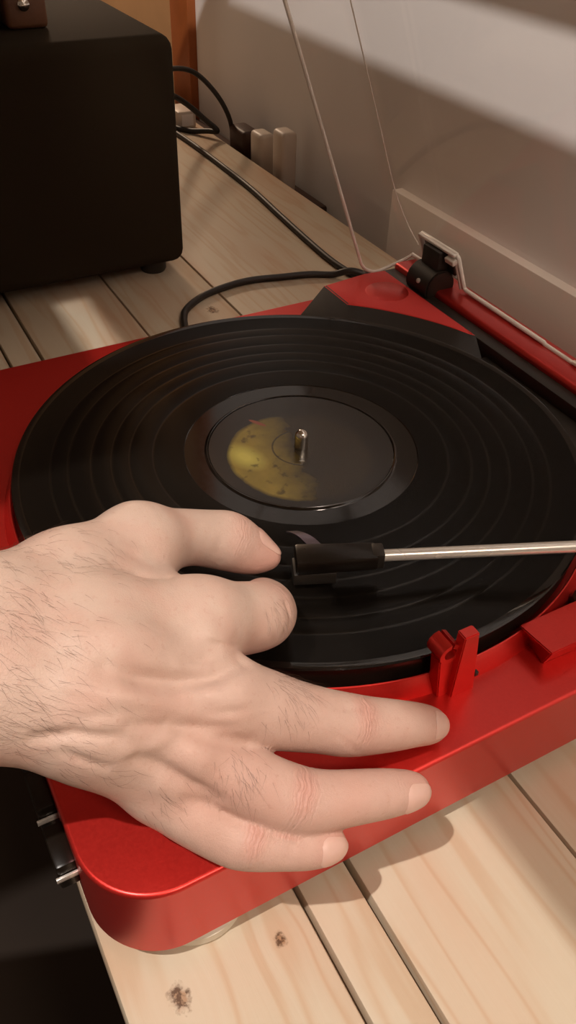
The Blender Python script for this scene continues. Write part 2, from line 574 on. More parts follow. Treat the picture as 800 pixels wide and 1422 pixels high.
# edge tubes in a whitish colour that carries the caught light
e = 0.0013
for sx in (LX0+e, LX1-e):
    path = [lid_pt(sx, LEN, DEP), lid_pt(sx, 0.25, DEP), lid_pt(sx, 0.1, DEP), lid_pt(sx, 0.03, DEP), lid_pt(sx, 0.016, DEP-0.0005),
            lid_pt(sx, 0.009, DEP-0.0045), lid_pt(sx, 0.004, DEP-0.012), lid_pt(sx, 0.0, 0.010), lid_pt(sx+(0.001 if sx < 0 else -0.001), 0.0, 0.0005)]
    tube('rim_edge_highlight', path, e, M_EDGE, cover, 8, 4)
def hinge_notch(hx):
    w = 0.0225
    return [(hx-w-0.004, 0.0), (hx-w, 0.001), (hx-w, 0.027), (hx-w+0.002, 0.029), (hx+w-0.002, 0.029), (hx+w, 0.027), (hx+w, 0.001), (hx+w+0.003, -0.0005)]
pp = [(LX0+0.002, 0.0)] + hinge_notch(-0.137) + [(-0.03, -0.0008), (-0.0285, -0.0022), (-0.004, -0.0022), (-0.0025, -0.0008)] + hinge_notch(0.13) + [(LX1-0.002, 0.0)]
tube('panel_edge_highlight', [lid_pt(x, u, 0.0005) for x, u in pp], 0.0016, M_EDGE, cover, 8)
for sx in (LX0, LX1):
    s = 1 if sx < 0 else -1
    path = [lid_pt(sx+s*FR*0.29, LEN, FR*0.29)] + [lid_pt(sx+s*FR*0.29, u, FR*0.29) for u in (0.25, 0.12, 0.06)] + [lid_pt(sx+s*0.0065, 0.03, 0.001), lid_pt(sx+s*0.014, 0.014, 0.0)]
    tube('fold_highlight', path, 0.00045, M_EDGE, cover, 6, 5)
for hx in (-0.137, 0.13):
    # socket moulded into the panel: frame, top ledge and dark screw block
    sock = box('hinge_socket', (0, 0, 0), (0.001, 0.001, 0.001), M_EDGE, cover)
    bm = bmesh.new()
    w = 0.0215
    for (xa, xb, ua, ub, da, db) in ((-w, -w+0.0022, 0, 0.030, -0.001, 0.0035), (w-0.0018, w, 0.0, 0.027, -0.001, 0.003), (-w, w, 0.0280, 0.0302, -0.001, 0.0035),
                                     (-w, w, 0.0062, 0.0076, -0.001, 0.002), (w-0.0085, w+0.001, 0.0225, 0.0265, 0.0, 0.006)):
        b2 = bmesh.new(); bm_box(b2, (xa, ua, da), (xb, ub, db), 0.0004, 1)
        me = bpy.data.meshes.new('t'); b2.to_mesh(me); b2.free()
        k = len(bm.verts); bm.from_mesh(me); bpy.data.meshes.remove(me)
        bm.verts.ensure_lookup_table()
        for v in bm.verts[k:]:
            v.co = lid_pt(hx+v.co.x, v.co.y, v.co.z)
    me = bpy.data.meshes.new('hinge_socket')
    bmesh.ops.recalc_face_normals(bm, faces=bm.faces); bm.to_mesh(me); bm.free()
    me.materials.append(M_EDGE); old = sock.data; sock.data = me; bpy.data.meshes.remove(old)
    bm = bmesh.new(); bm_box(bm, (-0.0175, 0.008, -0.0005), (0.0150, 0.0270, 0.0015), 0.0004, 1)
    for v in bm.verts: v.co = lid_pt(hx+v.co.x, v.co.y, v.co.z)
    from_bm('socket_block', bm, M_BLACK, cover)

# tonearm, pivot out of frame on the right
PV = Vector((0.172, 0.142, 0.0165)); HD = Vector((0.0989, -0.0244, 0.0140))
AD = (HD-PV).normalized()
SIDE = AD.cross(Vector((0, 0, 1))).normalized()      # pointing to the platter side or the rim side
base = lathe('tonearm_base', [(0, PT), (0.021, PT), (0.022, PT+0.001), (0.022, PT+0.012), (0.019, PT+0.016), (0.010, PT+0.018), (0.010, PT+0.03), (0.0, PT+0.032)], M_BLACK, player, 48, (PV.x-0.012, PV.y, 0))
arm = tube('tonearm', [HD-AD*0.001, PV], 0.0027, M_SILVER, player, 24)
def arm_box(name, a0, a1, s0, s1, z0, z1, mat, par, bev=0.0008, taper=None):
    """box along the arm: a = distance past the tube's end, s = sideways, z = up"""
    bm = bmesh.new(); bm_box(bm, (a0, s0, z0), (a1, s1, z1), bev, 2)
    for v in bm.verts:
        a, s, z = v.co
        if taper:
            k = (a-a0)/(a1-a0); s *= 1+(taper-1)*k
        v.co = HD+AD*a+SIDE*s+Vector((0, 0, z))
    return from_bm(name, bm, mat, par, angle=40)
head = arm_box('headshell', -0.006, 0.030, -0.0052, 0.0052, -0.004, 0.0038, M_BLACK_GLOSS, arm, 0.0012, 1.25)
arm_box('collar', -0.009, -0.0035, -0.0042, 0.0042, -0.0042, 0.0042, M_BLACK, arm, 0.001)
cart = arm_box('cartridge', 0.012, 0.031, -0.0058, 0.0058, -0.0105, -0.004, M_BLACK, head, 0.0008)
arm_box('stylus', 0.022, 0.026, -0.0016, 0.0016, -0.0138, -0.0100, M_SILVER, cart, 0.0003)
FS = 1 if SIDE.x < 0 else -1
# curved finger lift at the platter side of the headshell
bm = bmesh.new()
secs = []
for i in range(9):
    t = i/8
    a, s = 0.020+0.010*t, FS*(0.0055+0.0135*t)
    w = 0.0032*(1-0.25*t)
    z = 0.001+0.002*math.sin(t*math.pi)-0.002*t
    secs.append([bm.verts.new(HD+AD*(a+da)+SIDE*s+Vector((0, 0, z+dz))) for da, dz in ((-w, 0.0), (w, 0.0), (w, 0.0007), (-w, 0.0007))])
for A_, B_ in zip(secs, secs[1:]):
    for k in range(4):
        bm.faces.new((A_[k], A_[(k+1) % 4], B_[(k+1) % 4], B_[k]))
bm.faces.new(secs[0][::-1]); bm.faces.new(secs[-1])
from_bm('finger_lift', bm, plain('smoked_metal_lift', lin(128, 118, 130), 0.3, 0.7, noise=0.1), head, angle=40)

# arm rest: post with a hooked clip
bm = bmesh.new()
# tall leaning blade
def blade(bm, foot, topc, wx, wy, wx2, wy2):
    f0, f1 = Vector(foot), Vector(topc)
    lo = [bm.verts.new(f0+Vector((a*wx, b*wy, 0))) for a, b in ((-1, -1), (1, -1), (1, 1), (-1, 1))]
    hi = [bm.verts.new(f1+Vector((a*wx2, b*wy2, 0))) for a, b in ((-1, -1), (1, -1), (1, 1), (-1, 1))]
    fs = [bm.faces.new(lo[::-1]), bm.faces.new(hi)]
    for i in range(4):
        fs.append(bm.faces.new((lo[i], lo[(i+1) % 4], hi[(i+1) % 4], hi[i])))
    es = list({e for f in fs for e in f.edges})
    bmesh.ops.bevel(bm, geom=es, offset=0.0005, segments=2, affect='EDGES')
blade(bm, (0.1585, -0.0115, PT-0.0005), (0.1585, -0.0135, 0.0195), 0.0028, 0.0062, 0.0026, 0.0036)
rest = from_bm('arm_rest', bm, M_RED, player, angle=40)
bm = bmesh.new()
# hooked clip: C profile extruded, lower than the blade
cx, cz = -0.0205, 0.0095
prof = []
for i in range(13):
    a = math.radians(75-345*i/12)
    prof.append((cx+0.0052*math.cos(a), cz+0.0052*math.sin(a)))
for i in range(13):
    a = math.radians(-270+345*i/12)
    prof.append((cx+0.0030*math.cos(a), cz+0.0030*math.sin(a)))
A_ = [bm.verts.new((0.1495, y, z)) for y, z in prof]; B_ = [bm.verts.new((0.1585, y, z)) for y, z in prof]
m_ = len(prof)
for i in range(m_):
    bm.faces.new((A_[i], A_[(i+1) % m_], B_[(i+1) % m_], B_[i]))
for i in range(12):
    bm.faces.new((A_[i], A_[m_-1-i], A_[m_-2-i], A_[i+1])); bm.faces.new((B_[i], B_[i+1], B_[m_-2-i], B_[m_-1-i]))
from_bm('rest_clip', bm, M_RED, rest, angle=40)
bm = bmesh.new()
blade(bm, (0.1555, -0.0175, PT-0.0005), (0.1545, -0.0205, 0.0055), 0.0032, 0.005, 0.0032, 0.0040)
from_bm('clip_post', bm, M_RED, rest, angle=40)
box('rest_peg', (0.1585, -0.0055, -0.0115), (0.1605, -0.0035, -0.0090), M_BLACK, rest, bevel=0.0004)
# low red lever block with sloped end
bm = bmesh.new()
lo = [bm.verts.new(v) for v in ((0.1475, 0.0330, PT-0.0004), (0.1650, 0.0290, PT-0.0004), (0.1665, 0.0800, PT-0.0004), (0.1480, 0.0800, PT-0.0004))]
hi = [bm.verts.new(v) for v in ((0.1498, 0.0262, -0.0060), (0.1688, 0.0280, -0.0060), (0.1690, 0.0800, -0.0060), (0.1500, 0.0800, -0.0060))]
fs = [bm.faces.new(lo[::-1]), bm.faces.new(hi)] + [bm.faces.new((lo[i], lo[(i+1) % 4], hi[(i+1) % 4], hi[i])) for i in range(4)]
bmesh.ops.bevel(bm, geom=list(bm.edges), offset=0.0006, segments=2, affect='EDGES')
from_bm('lift_lever', bm, M_RED, player, angle=40)
lathe('cue_knob', [(0, PT), (0.006, PT), (0.0065, PT+0.001), (0.0065, PT+0.006), (0.005, PT+0.0075), (0, PT+0.0078)], M_BLACK, player, 32, (0.148, 0.0700, 0))
# push buttons along the front
for bx in (0.1015, 0.1305, 0.1555, 0.0715):
    b = box('button', (bx-0.0215, -0.1838, -0.0425), (bx-0.0035, -0.1760, -0.0265), M_BLACK_GLOSS, player, bevel=0.0012)
    box('button_trim', (bx-0.0032, -0.1846, -0.0345), (bx-0.0022, -0.1764, -0.0318), M_SILVER, b, bevel=0.0002)

# ------------------------------------------------------------------ vinyl record
def vinyl():
    N = Nodes('black_vinyl')
    tc = N.n('ShaderNodeTexCoord')
    sx = N.n('ShaderNodeSeparateXYZ'); N.l(tc.outputs['Object'], sx.inputs[0])
    r = N.math('SQRT', N.math('ADD', N.math('MULTIPLY', sx.outputs[0], sx.outputs[0]), N.math('MULTIPLY', sx.outputs[1], sx.outputs[1])))
    cmb = N.n('ShaderNodeCombineXYZ'); N.l(r, cmb.inputs[0])
    f = N.noise(cmb.outputs[0], 900, 3)
    N.set(Base_Color=N.mix(f, lin(10, 8, 6), lin(17, 13, 10)), Roughness=N.math('MULTIPLY_ADD', f, 0.03, 0.24), Specular_IOR_Level=0.12)
    tg = N.n('ShaderNodeTangent', direction_type='RADIAL', axis='Z')
    N.l(tg.outputs[0], N.b.inputs['Tangent'])
    N.set(Anisotropic=0.45)
    return N.m
M_VINYL = vinyl()
M_VINYL_S = plain('smooth_vinyl', lin(18, 14, 11), 0.10, noise=0.2, nscale=300, spec=0.6)
rec = thing('vinyl_record', 'black vinyl record with green apple label on the platter', 'record', (0, 0, -0.0016))
RT = 0.0
prof = [(0.0037, -0.0016), (0.1492, -0.0016), (0.1506, -0.0010), (0.1510, -0.0002), (0.1504, 0.0005), (0.1488, 0.0006), (0.1470, 0.0001)]
GAPS = [0.1319, 0.1229, 0.1111, 0.1006, 0.0913, 0.0790]
for g in GAPS:
    prof += [(g+0.0007, 0.0001), (g+0.0004, 0.00006), (g-0.0004, 0.00006), (g-0.0007, 0.0001)]
prof += [(0.0630, 0.0001), (0.0626, -0.0003), (0.0520, -0.0003), (0.0515, 0.0002), (0.0508, 0.0005), (0.0502, 0.0003), (0.0500, -0.0004), (0.0037, -0.0004), (0.0037, -0.0016)]
disc = lathe('disc', prof, M_VINYL, rec, 240, angle=30)
disc.data.materials.append(M_VINYL_S)
disc.data.materials.append(plain('track_gap_vinyl', lin(18, 14, 10), 0.2, noise=0.1, nscale=300, spec=0.28))
for poly in disc.data.polygons:          # smooth rim, track gaps and run-out
    rr = math.hypot(poly.center.x, poly.center.y)
    if poly.center.z > -0.0012 and (rr < 0.063 or rr > 0.147 or any(abs(rr-g) < 0.0006 for g in GAPS)):
        poly.material_index = 2 if 0.063 < rr < 0.147 else 1
def label_mat():
    N = Nodes('printed_label')
    tc = N.n('ShaderNodeTexCoord')
    v = tc.outputs['Object']
    def ell(cx, cy, ax, ay, rot):
        mp = N.n('ShaderNodeMapping', vector_type='TEXTURE')
        mp.inputs['Location'].default_value = (cx, cy, 0)
        mp.inputs['Rotation'].default_value = (0, 0, math.radians(rot))
        mp.inputs['Scale'].default_value = (ax, ay, 1)
        N.l(v, mp.inputs[0])
        sp = N.n('ShaderNodeSeparateXYZ'); N.l(mp.outputs[0], sp.inputs[0])
        return N.math('SQRT', N.math('ADD', N.math('MULTIPLY', sp.outputs[0], sp.outputs[0]), N.math('MULTIPLY', sp.outputs[1], sp.outputs[1]))), sp
    d, sp = ell(0.006, -0.004, 0.040, 0.038, 20)
    dw = N.math('ADD', d, N.math('MULTIPLY', N.math('SUBTRACT', N.noise(v, 60, 3), 0.5), 0.08))
    mask = N.ramp(dw, [(0.93, (1, 1, 1, 1)), (1.0, (0, 0, 0, 1))])
    g = N.noise(v, 45, 4)
    green = N.mix(g, lin(110, 94, 34), lin(170, 148, 62))
    d2, _ = ell(-0.006, -0.031, 0.016, 0.010, 20)
    hi = N.ramp(d2, [(0.2, (0.8, 0.8, 0.8, 1)), (1.2, (0, 0, 0, 1))])
    green = N.mix(hi, green, lin(224, 214, 104))
    d3, _ = ell(-0.006, -0.008, 0.010, 0.007, 60)
    green = N.mix(N.ramp(d3, [(0.1, (0.5, 0.5, 0.5, 1)), (1.0, (0, 0, 0, 1))]), green, lin(140, 122, 70))
    spots = N.ramp(N.noise(v, 130, 3), [(0.58, (0, 0, 0, 1)), (0.68, (0.7, 0.7, 0.7, 1))])
    green = N.mix(spots, green, lin(54, 44, 20))
    # shade and reflection over the apple's far half, painted into its colour
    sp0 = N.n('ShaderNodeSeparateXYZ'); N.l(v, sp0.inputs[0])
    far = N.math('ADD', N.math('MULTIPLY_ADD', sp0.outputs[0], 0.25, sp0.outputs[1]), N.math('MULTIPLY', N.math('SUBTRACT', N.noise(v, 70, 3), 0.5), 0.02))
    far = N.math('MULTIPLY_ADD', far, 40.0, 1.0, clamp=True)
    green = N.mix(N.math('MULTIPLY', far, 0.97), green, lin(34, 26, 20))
    ds, _ = ell(-0.0309, -0.0108, 0.0062, 0.0014, 32)
    stem = N.ramp(ds, [(0.8, (1, 1, 1, 1)), (1.0, (0, 0, 0, 1))])
    c = N.mix(mask, lin(26, 20, 15), green)
    c = N.mix(stem, c, lin(140, 72, 50))
    dc, _ = ell(0, 0, 0.0155, 0.0155, 0)
    ringm = N.math('MULTIPLY', N.math('GREATER_THAN', dc, 0.97), N.math('LESS_THAN', dc, 1.03))
    c = N.mix(N.math('MULTIPLY', ringm, 0.7), c, lin(18, 13, 10))
    N.set(Base_Color=c, Roughness=0.24, Specular_IOR_Level=0.6)
    N.bump(N.math('MULTIPLY', ringm, -1.0), 0.4, 0.0004)
    return N.m
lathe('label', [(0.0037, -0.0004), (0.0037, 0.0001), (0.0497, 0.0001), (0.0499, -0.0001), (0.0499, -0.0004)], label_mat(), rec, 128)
for o in (disc,):
    o['label'] = 'black grooved disc'
# ------------------------------------------------------------------ speaker and what stands on it
spk = thing('speaker', 'large black box loudspeaker standing behind the record player', 'speaker', (-0.47, -0.02, TZ))
box('cabinet', (-0.565, -0.150, TZ+0.011), (-0.370, 0.0885, 0.1235), M_SPEAKER, spk, bevel=0.011, seg=4)
for fx in (-0.392, -0.545):
    for fy in (-0.128, 0.063):
        lathe('foot', [(0, 0), (0.011, 0), (0.012, 0.002), (0.012, 0.0115), (0, 0.0115)], M_BLACK, spk, 28, (fx, fy, TZ))
# small leather case with a steel buckle, and a dark tin on top of the speaker
case = thing('leather_case', 'small brown leather case on top of the black loudspeaker', 'case', (-0.455, -0.010, 0.1235))
box('body', (-0.475, -0.026, 0.1235), (-0.425, 0.006, 0.150), plain('brown_leather', lin(116, 74, 48), 0.55, noise=0.4, nscale=120, bump=0.3), case, bevel=0.004, seg=3)
box('flap', (-0.476, -0.027, 0.1440), (-0.424, 0.007, 0.1515), M_BROWN, case, bevel=0.002)
lathe('buckle', [(0, 0), (0.004, 0), (0.0045, 0.001), (0.003, 0.0022), (0, 0.0025)], M_CHROME, case, 20, (-0.4245, -0.012, 0.1405), axis=(1, 0, 0))
tin = thing('lens_barrel', 'dark cylinder with bright rim at top left corner of speaker', 'cylinder', (-0.447, -0.0485, 0.1235))
lathe('barrel', [(0, 0), (0.020, 0), (0.021, 0.001), (0.021, 0.034), (0.019, 0.036), (0.017, 0.034), (0.0, 0.033)], M_BLACK, tin, 40, (-0.447, -0.0485, 0.1235))
lathe('rim', [(0.0205, 0.028), (0.0222, 0.0285), (0.0222, 0.0325), (0.0205, 0.033)], M_CHROME, tin, 40, (-0.447, -0.0485, 0.1235))

# ------------------------------------------------------------------ cables
CZ = TZ+0.0031
tag(tube('signal_cable', [(-0.80, 0.235, CZ), (-0.7177, 0.2387, CZ), (-0.62, 0.2385, CZ), (-0.532, 0.236, CZ), (-0.45, 0.229, CZ), (-0.3783, 0.2233, CZ), (-0.33, 0.221, CZ), (-0.296, 0.224, CZ), (-0.262, 0.232, CZ), (-0.215, 0.250, CZ), (-0.14, 0.262, CZ)],
         0.003, M_CABLE, None, 12, 6), 'straight black cable running from behind the speaker along the wall', 'cable')
tag(tube('power_cable', [(-0.225, 0.022, CZ), (-0.262, 0.040, CZ), (-0.2847, 0.0485, CZ), (-0.3000, 0.0580, CZ), (-0.3161, 0.0806, CZ), (-0.3245, 0.1085, CZ), (-0.3262, 0.1329, CZ), (-0.3205, 0.160, CZ), (-0.3145, 0.1867, CZ), (-0.3050, 0.206, CZ), (-0.2930, 0.219, CZ+0.0062), (-0.2800, 0.2364, CZ+0.002), (-0.25, 0.262, CZ), (-0.20, 0.27, CZ)],
         0.0031, M_CABLE, None, 12, 6), 'black cable curving across the planks to the red player edge', 'cable')
tag(tube('looped_lead', [(-0.60, 0.10, 0.03), (-0.66, 0.16, 0.010), (-0.72, 0.215, -0.012), (-0.735, 0.245, -0.030), (-0.73, 0.268, -0.05), (-0.72, 0.280, -0.062), (-0.735, 0.272, CZ+0.004), (-0.76, 0.255, CZ), (-0.80, 0.235, CZ), (-0.86, 0.215, CZ)],
         0.0034, M_CABLE, None, 10, 8), 'black lead drooping in a loop behind the speaker, nearer strand', 'cable')
tag(tube('looped_lead', [(-0.60, 0.11, 0.035), (-0.69, 0.20, 0.022), (-0.72, 0.248, 0.010), (-0.715, 0.275, -0.014), (-0.71, 0.292, -0.044), (-0.715, 0.299, -0.075), (-0.73, 0.303, -0.11)],
         0.0030, M_CABLE, None, 10, 8), 'black lead drooping over the table edge towards the wall, farther strand', 'cable')

# ------------------------------------------------------------------ power strip behind the table edge, with plugs
strip = thing('power_strip', 'dark brown socket strip behind the far edge of the table', 'power strip', (-0.72, 0.312, -0.135))
box('body', (-0.98, 0.2885, -0.135), (-0.52, 0.330, -0.098), M_BROWN, strip, bevel=0.003)
box('switch', (-0.96, 0.300, -0.0985), (-0.93, 0.318, -0.094), M_BLACK, strip, bevel=0.001)
def plug(label, x0, x1, y0, y1, z1, mat, name='plug'):
    t = thing(name, label, 'plug', ((x0+x1)/2, (y0+y1)/2, -0.098))
    box('body', (x0, y0, -0.0975), (x1, y1, z1), mat, t, bevel=0.005, seg=3)
    tube('lead', [((x0+x1)/2, y1-0.004, -0.085), ((x0+x1)/2-0.01, y1+0.001, -0.10), ((x0+x1)/2-0.03, y1+0.0015, -0.16)], 0.0022, mat, t, 8, 5)
plug('white plug in the socket strip, left of the pale rounded one', -0.655, -0.625, 0.294, 0.314, -0.044, M_WHITE_PLUG)
plug('pale rounded plug in the socket strip, nearest the clear cover', -0.600, -0.572, 0.296, 0.316, -0.028, M_WHITE_PLUG)
plug('dark brown plug block behind the far table edge', -0.712, -0.668, 0.292, 0.316, -0.052, M_BROWN)
wb = thing('adapter', 'small white adapter block on the planks beside the speaker', 'adapter', (-0.775, 0.245, TZ))
box('body', (-0.815, 0.249, TZ), (-0.775, 0.275, TZ+0.022), M_WHITE_PLUG, wb, bevel=0.003)
box('pin_face', (-0.7755, 0.254, TZ+0.004), (-0.7740, 0.270, TZ+0.018), M_PALE_PAINT, wb)

# ------------------------------------------------------------------ hand
HAND = {
    'thumb': [(0.0823, -0.1199, 0.047, 0.0149), (0.0788, -0.1086, 0.042, 0.0122), (0.0758, -0.0962, 0.036, 0.0109), (0.0749, -0.0838, 0.029, 0.0115), (0.0756, -0.0782, 0.026, 0.0116), (0.0777, -0.0725, 0.0215, 0.0102), (0.0805, -0.0677, 0.0185, 0.0078), (0.0838, -0.0627, 0.017, 0.0044)],
    'index': [(0.1266, -0.1137, 0.045, 0.014), (0.1245, -0.1006, 0.037, 0.0132), (0.1207, -0.0855, 0.028, 0.0124), (0.103, -0.075, 0.011, 0.0108), (0.0993, -0.0751, 0.0115, 0.0078)],
    'middle': [(0.153, -0.1194, 0.036, 0.0131), (0.156, -0.1074, 0.027, 0.0135), (0.1597, -0.095, 0.019, 0.012), (0.1633, -0.0817, 0.011, 0.011), (0.1664, -0.0714, 0.0055, 0.0107), (0.1693, -0.0559, -0.001, 0.0093), (0.1711, -0.0448, -0.0055, 0.0078), (0.1731, -0.0371, -0.0085, 0.0065)],
    'ring': [(0.1625, -0.1356, 0.029, 0.0108), (0.1686, -0.127, 0.022, 0.0107), (0.1755, -0.1172, 0.014, 0.0111), (0.1824, -0.1063, 0.006, 0.0111), (0.186, -0.0974, 0.003, 0.01), (0.1895, -0.0815, -0.001, 0.0087), (0.1913, -0.07, -0.005, 0.0078), (0.1929, -0.0599, -0.0085, 0.0063)],
    'pinky': [(0.1624, -0.1473, 0.017, 0.01), (0.1724, -0.1396, 0.01, 0.0096), (0.1804, -0.1304, 0.002, 0.0094), (0.1859, -0.1237, -0.001, 0.009), (0.1918, -0.1116, -0.005, 0.0076), (0.195, -0.1034, -0.0075, 0.0067), (0.1964, -0.0968, -0.0095, 0.0055)],
    'mc1': [(0.1104, -0.1792, 0.062, 0.0181), (0.0972, -0.1514, 0.055, 0.0157), (0.0823, -0.1199, 0.047, 0.0149)],
    'mc2': [(0.1192, -0.1809, 0.064, 0.0169), (0.1248, -0.1498, 0.058, 0.0146), (0.1266, -0.1137, 0.045, 0.014)],
    'mc3': [(0.1292, -0.1832, 0.064, 0.0164), (0.1407, -0.1529, 0.056, 0.0136), (0.1521, -0.1191, 0.036, 0.0121)],
    'mc4': [(0.1335, -0.1846, 0.062, 0.0163), (0.1485, -0.1609, 0.05, 0.0129), (0.1625, -0.1356, 0.029, 0.0108)],
    'mc5': [(0.1354, -0.1859, 0.058, 0.0165), (0.1485, -0.1644, 0.042, 0.0118), (0.1624, -0.1473, 0.017, 0.01)],
    'web': [(0.1052, -0.1495, 0.05, 0.0138), (0.1088, -0.1236, 0.04, 0.0126)],
    'palm': [(0.1257, -0.1683, 0.048, 0.0164), (0.1346, -0.1335, 0.026, 0.0152), (0.1472, -0.1393, 0.016, 0.0125)],
    'forearm_r': [(0.1122, -0.1796, 0.062, 0.0189), (0.1166, -0.2369, 0.085, 0.0206), (0.112, -0.335, 0.122, 0.028)],
    'forearm_u': [(0.134, -0.1858, 0.057, 0.0171), (0.1361, -0.2397, 0.08, 0.0187), (0.132, -0.335, 0.118, 0.027)],
}
WRINKLES = [('middle', 4, 0.0009, 0.0048, 1), ('ring', 3, 0.0009, 0.005, 1), ('pinky', 3, 0.0005, 0.004, 1), ('middle', 6, 0.0002, 0.0026, 0.3), ('ring', 6, 0.0002, 0.0026, 0.3), ('thumb', 4, 0.0003, 0.005, 0.6), ('index', 2, 0.0004, 0.006, 0.8)]
CREASES = []
RELIEF = [
    ([(0.1422, -0.158, 0.0751), (0.1438, -0.1386, 0.0682), (0.1417, -0.1178, 0.0541)], 0.0008, 0.005),
    ([(0.1413, -0.1164, 0.054), (0.1423, -0.1139, 0.0521)], 0.002, 0.006500000000000001),
    ([(0.1524, -0.1529, 0.0698), (0.1553, -0.1436, 0.063), (0.156, -0.1327, 0.0551), (0.1558, -0.1201, 0.0515), (0.1511, -0.1092, 0.0474)], -0.0022, 0.0036000000000000003),
    ([(0.1585, -0.1512, 0.064), (0.1585, -0.1384, 0.0551), (0.1596, -0.1244, 0.05)], 0.0006, 0.0035),
    ([(0.1585, -0.1789, 0.0597), (0.162, -0.1681, 0.0594), (0.1656, -0.156, 0.0539)], -0.001, 0.002),
    ([(0.164, -0.1519, 0.0557), (0.1648, -0.1367, 0.0457), (0.168, -0.1211, 0.0386)], -0.00055, 0.0018000000000000002),
    ([(0.1699, -0.1167, 0.0287), (0.1683, -0.1289, 0.0393), (0.1641, -0.1399, 0.0481)], -0.0009000000000000001, 0.003),
    ([(0.1791, -0.132, 0.0218), (0.1734, -0.1415, 0.0322), (0.1681, -0.1514, 0.0441)], -0.0013000000000000002, 0.0028),
    ([(0.1709, -0.1354, 0.0384), (0.1724, -0.1333, 0.0367)], 0.001, 0.005),
    ([(0.1615, -0.1185, 0.0481), (0.1628, -0.1158, 0.0463)], 0.0007, 0.006),
    ([(0.1721, -0.147, 0.0287), (0.1732, -0.1451, 0.0264)], 0.0009000000000000001, 0.005),
    ([(0.1632, -0.1715, 0.0538), (0.1677, -0.1612, 0.045)], -0.0007, 0.0016),
    ([(0.1604, -0.1655, 0.0626), (0.1618, -0.1572, 0.0615)], -0.0005, 0.002),
    ([(0.1132, -0.1204, 0.0581), (0.1119, -0.1286, 0.0624), (0.1108, -0.1348, 0.0666)], -0.0012, 0.003),
    ([(0.1014, -0.1259, 0.0601), (0.1005, -0.1301, 0.0639)], -0.0005, 0.002),
    ([(0.0868, -0.0873, 0.0279), (0.0865, -0.088, 0.0349), (0.0853, -0.0863, 0.0374)], -0.00035, 0.002),
    ([(0.1278, -0.0794, 0.0382), (0.1324, -0.08, 0.0315)], -0.0006, 0.0009000000000000001),
    ([(0.1308, -0.0849, 0.0411), (0.1345, -0.0836, 0.0292)], -0.0005, 0.0009000000000000001),
    ([(0.1328, -0.0895, 0.0427), (0.1361, -0.0881, 0.0304)], -0.0004, 0.0009000000000000001),
    ([(0.1982, -0.1146, -0.0002), (0.1959, -0.1129, 0.0024)], -0.0004, 0.0009000000000000001),
    ([(0.1984, -0.0739, 0.0009), (0.1952, -0.0738, 0.0045)], -0.0003, 0.001),
    ([(0.1793, -0.0522, -0.002), (0.1769, -0.0533, 0.0047)], -0.0003, 0.001),
    ([(0.1646, -0.1244, 0.0448), (0.166, -0.115, 0.0422)], -0.0004, 0.0015),
    ([(0.1503, -0.1287, 0.0572), (0.1487, -0.1168, 0.0513)], -0.0005, 0.0015),
    ([(0.166, -0.1409, 0.0459), (0.1676, -0.1486, 0.0455), (0.1673, -0.1559, 0.0482)], 0.0005, 0.0025),
    ([(0.1526, -0.1657, 0.0702), (0.1599, -0.1499, 0.0614), (0.1627, -0.131, 0.0467)], 0.0005, 0.0025),
    ([(0.1433, -0.1689, 0.0765), (0.1467, -0.1526, 0.0729)], -0.0004, 0.003),
    ([(0.1734, -0.0837, 0.0173), (0.1773, -0.0742, 0.0045)], -0.0003, 0.0009000000000000001),
    ([(0.1677, -0.0793, 0.022), (0.1689, -0.0679, 0.0162)], -0.00035, 0.0009000000000000001),
]
NAILS = [('middle', 0.0035, 55, 0.75, (0.674, 0.588, 0.426)), ('ring', 0.008, 55, 0.8, (0.913, 0.061, 0.418)), ('pinky', 0.007, 55, 0.8, (0.846, 0.153, 0.462)), ('thumb', 0.008, 50, 0.8, (-0.099, 0.598, 0.75))]
HAIR = [((0.1288, -0.1798, 0.075), 0.0214, 0.4, (0.731, 0.528, -0.431)), ((0.1046, -0.159, 0.068), 0.0191, 0.3, (0.753, 0.294, -0.589)), ((0.1558, -0.18, 0.066), 0.0153, 0.7, (0.662, 0.675, -0.277)), ((0.1622, -0.1661, 0.045), 0.0087, 0.5, (0.72, 0.645, -0.353)), ((0.1588, -0.0963, 0.03), 0.008, 1.0, (0.669, 0.001, -0.673)), ((0.179, -0.1228, 0.026), 0.0065, 1.0, (0.621, -0.087, -0.676)), ((0.1756, -0.1487, 0.025), 0.0054, 0.5, (0.706, 0.206, -0.591)), ((0.1321, -0.0838, 0.04), 0.0053, 0.6, (0.621, -0.087, -0.676))]

def round_cone(P, a, b):
    """signed distance to a capsule with end radii a[3], b[3]"""
    a0, b0 = np.array(a[:3], np.float32), np.array(b[:3], np.float32)
    ba = b0-a0
    h = np.clip(((P-a0)@ba)/(ba@ba), 0, 1)
    q = P-a0-h[..., None]*ba
    return np.sqrt((q*q).sum(-1))-(a[3]+(b[3]-a[3])*h)

def smin(a, b, k):
    h = np.maximum(k-np.abs(a-b), 0)/k
    return np.minimum(a, b)-h*h*k*0.25

VOX = 0.0011
LO = np.array((0.050, -0.345, -0.028)); HI = np.array((0.212, -0.018, 0.150))
DIM = np.ceil((HI-LO)/VOX).astype(int)
FAR = np.float32(0.03)
axes = [(LO[i]+VOX*np.arange(DIM[i])).astype(np.float32) for i in range(3)]

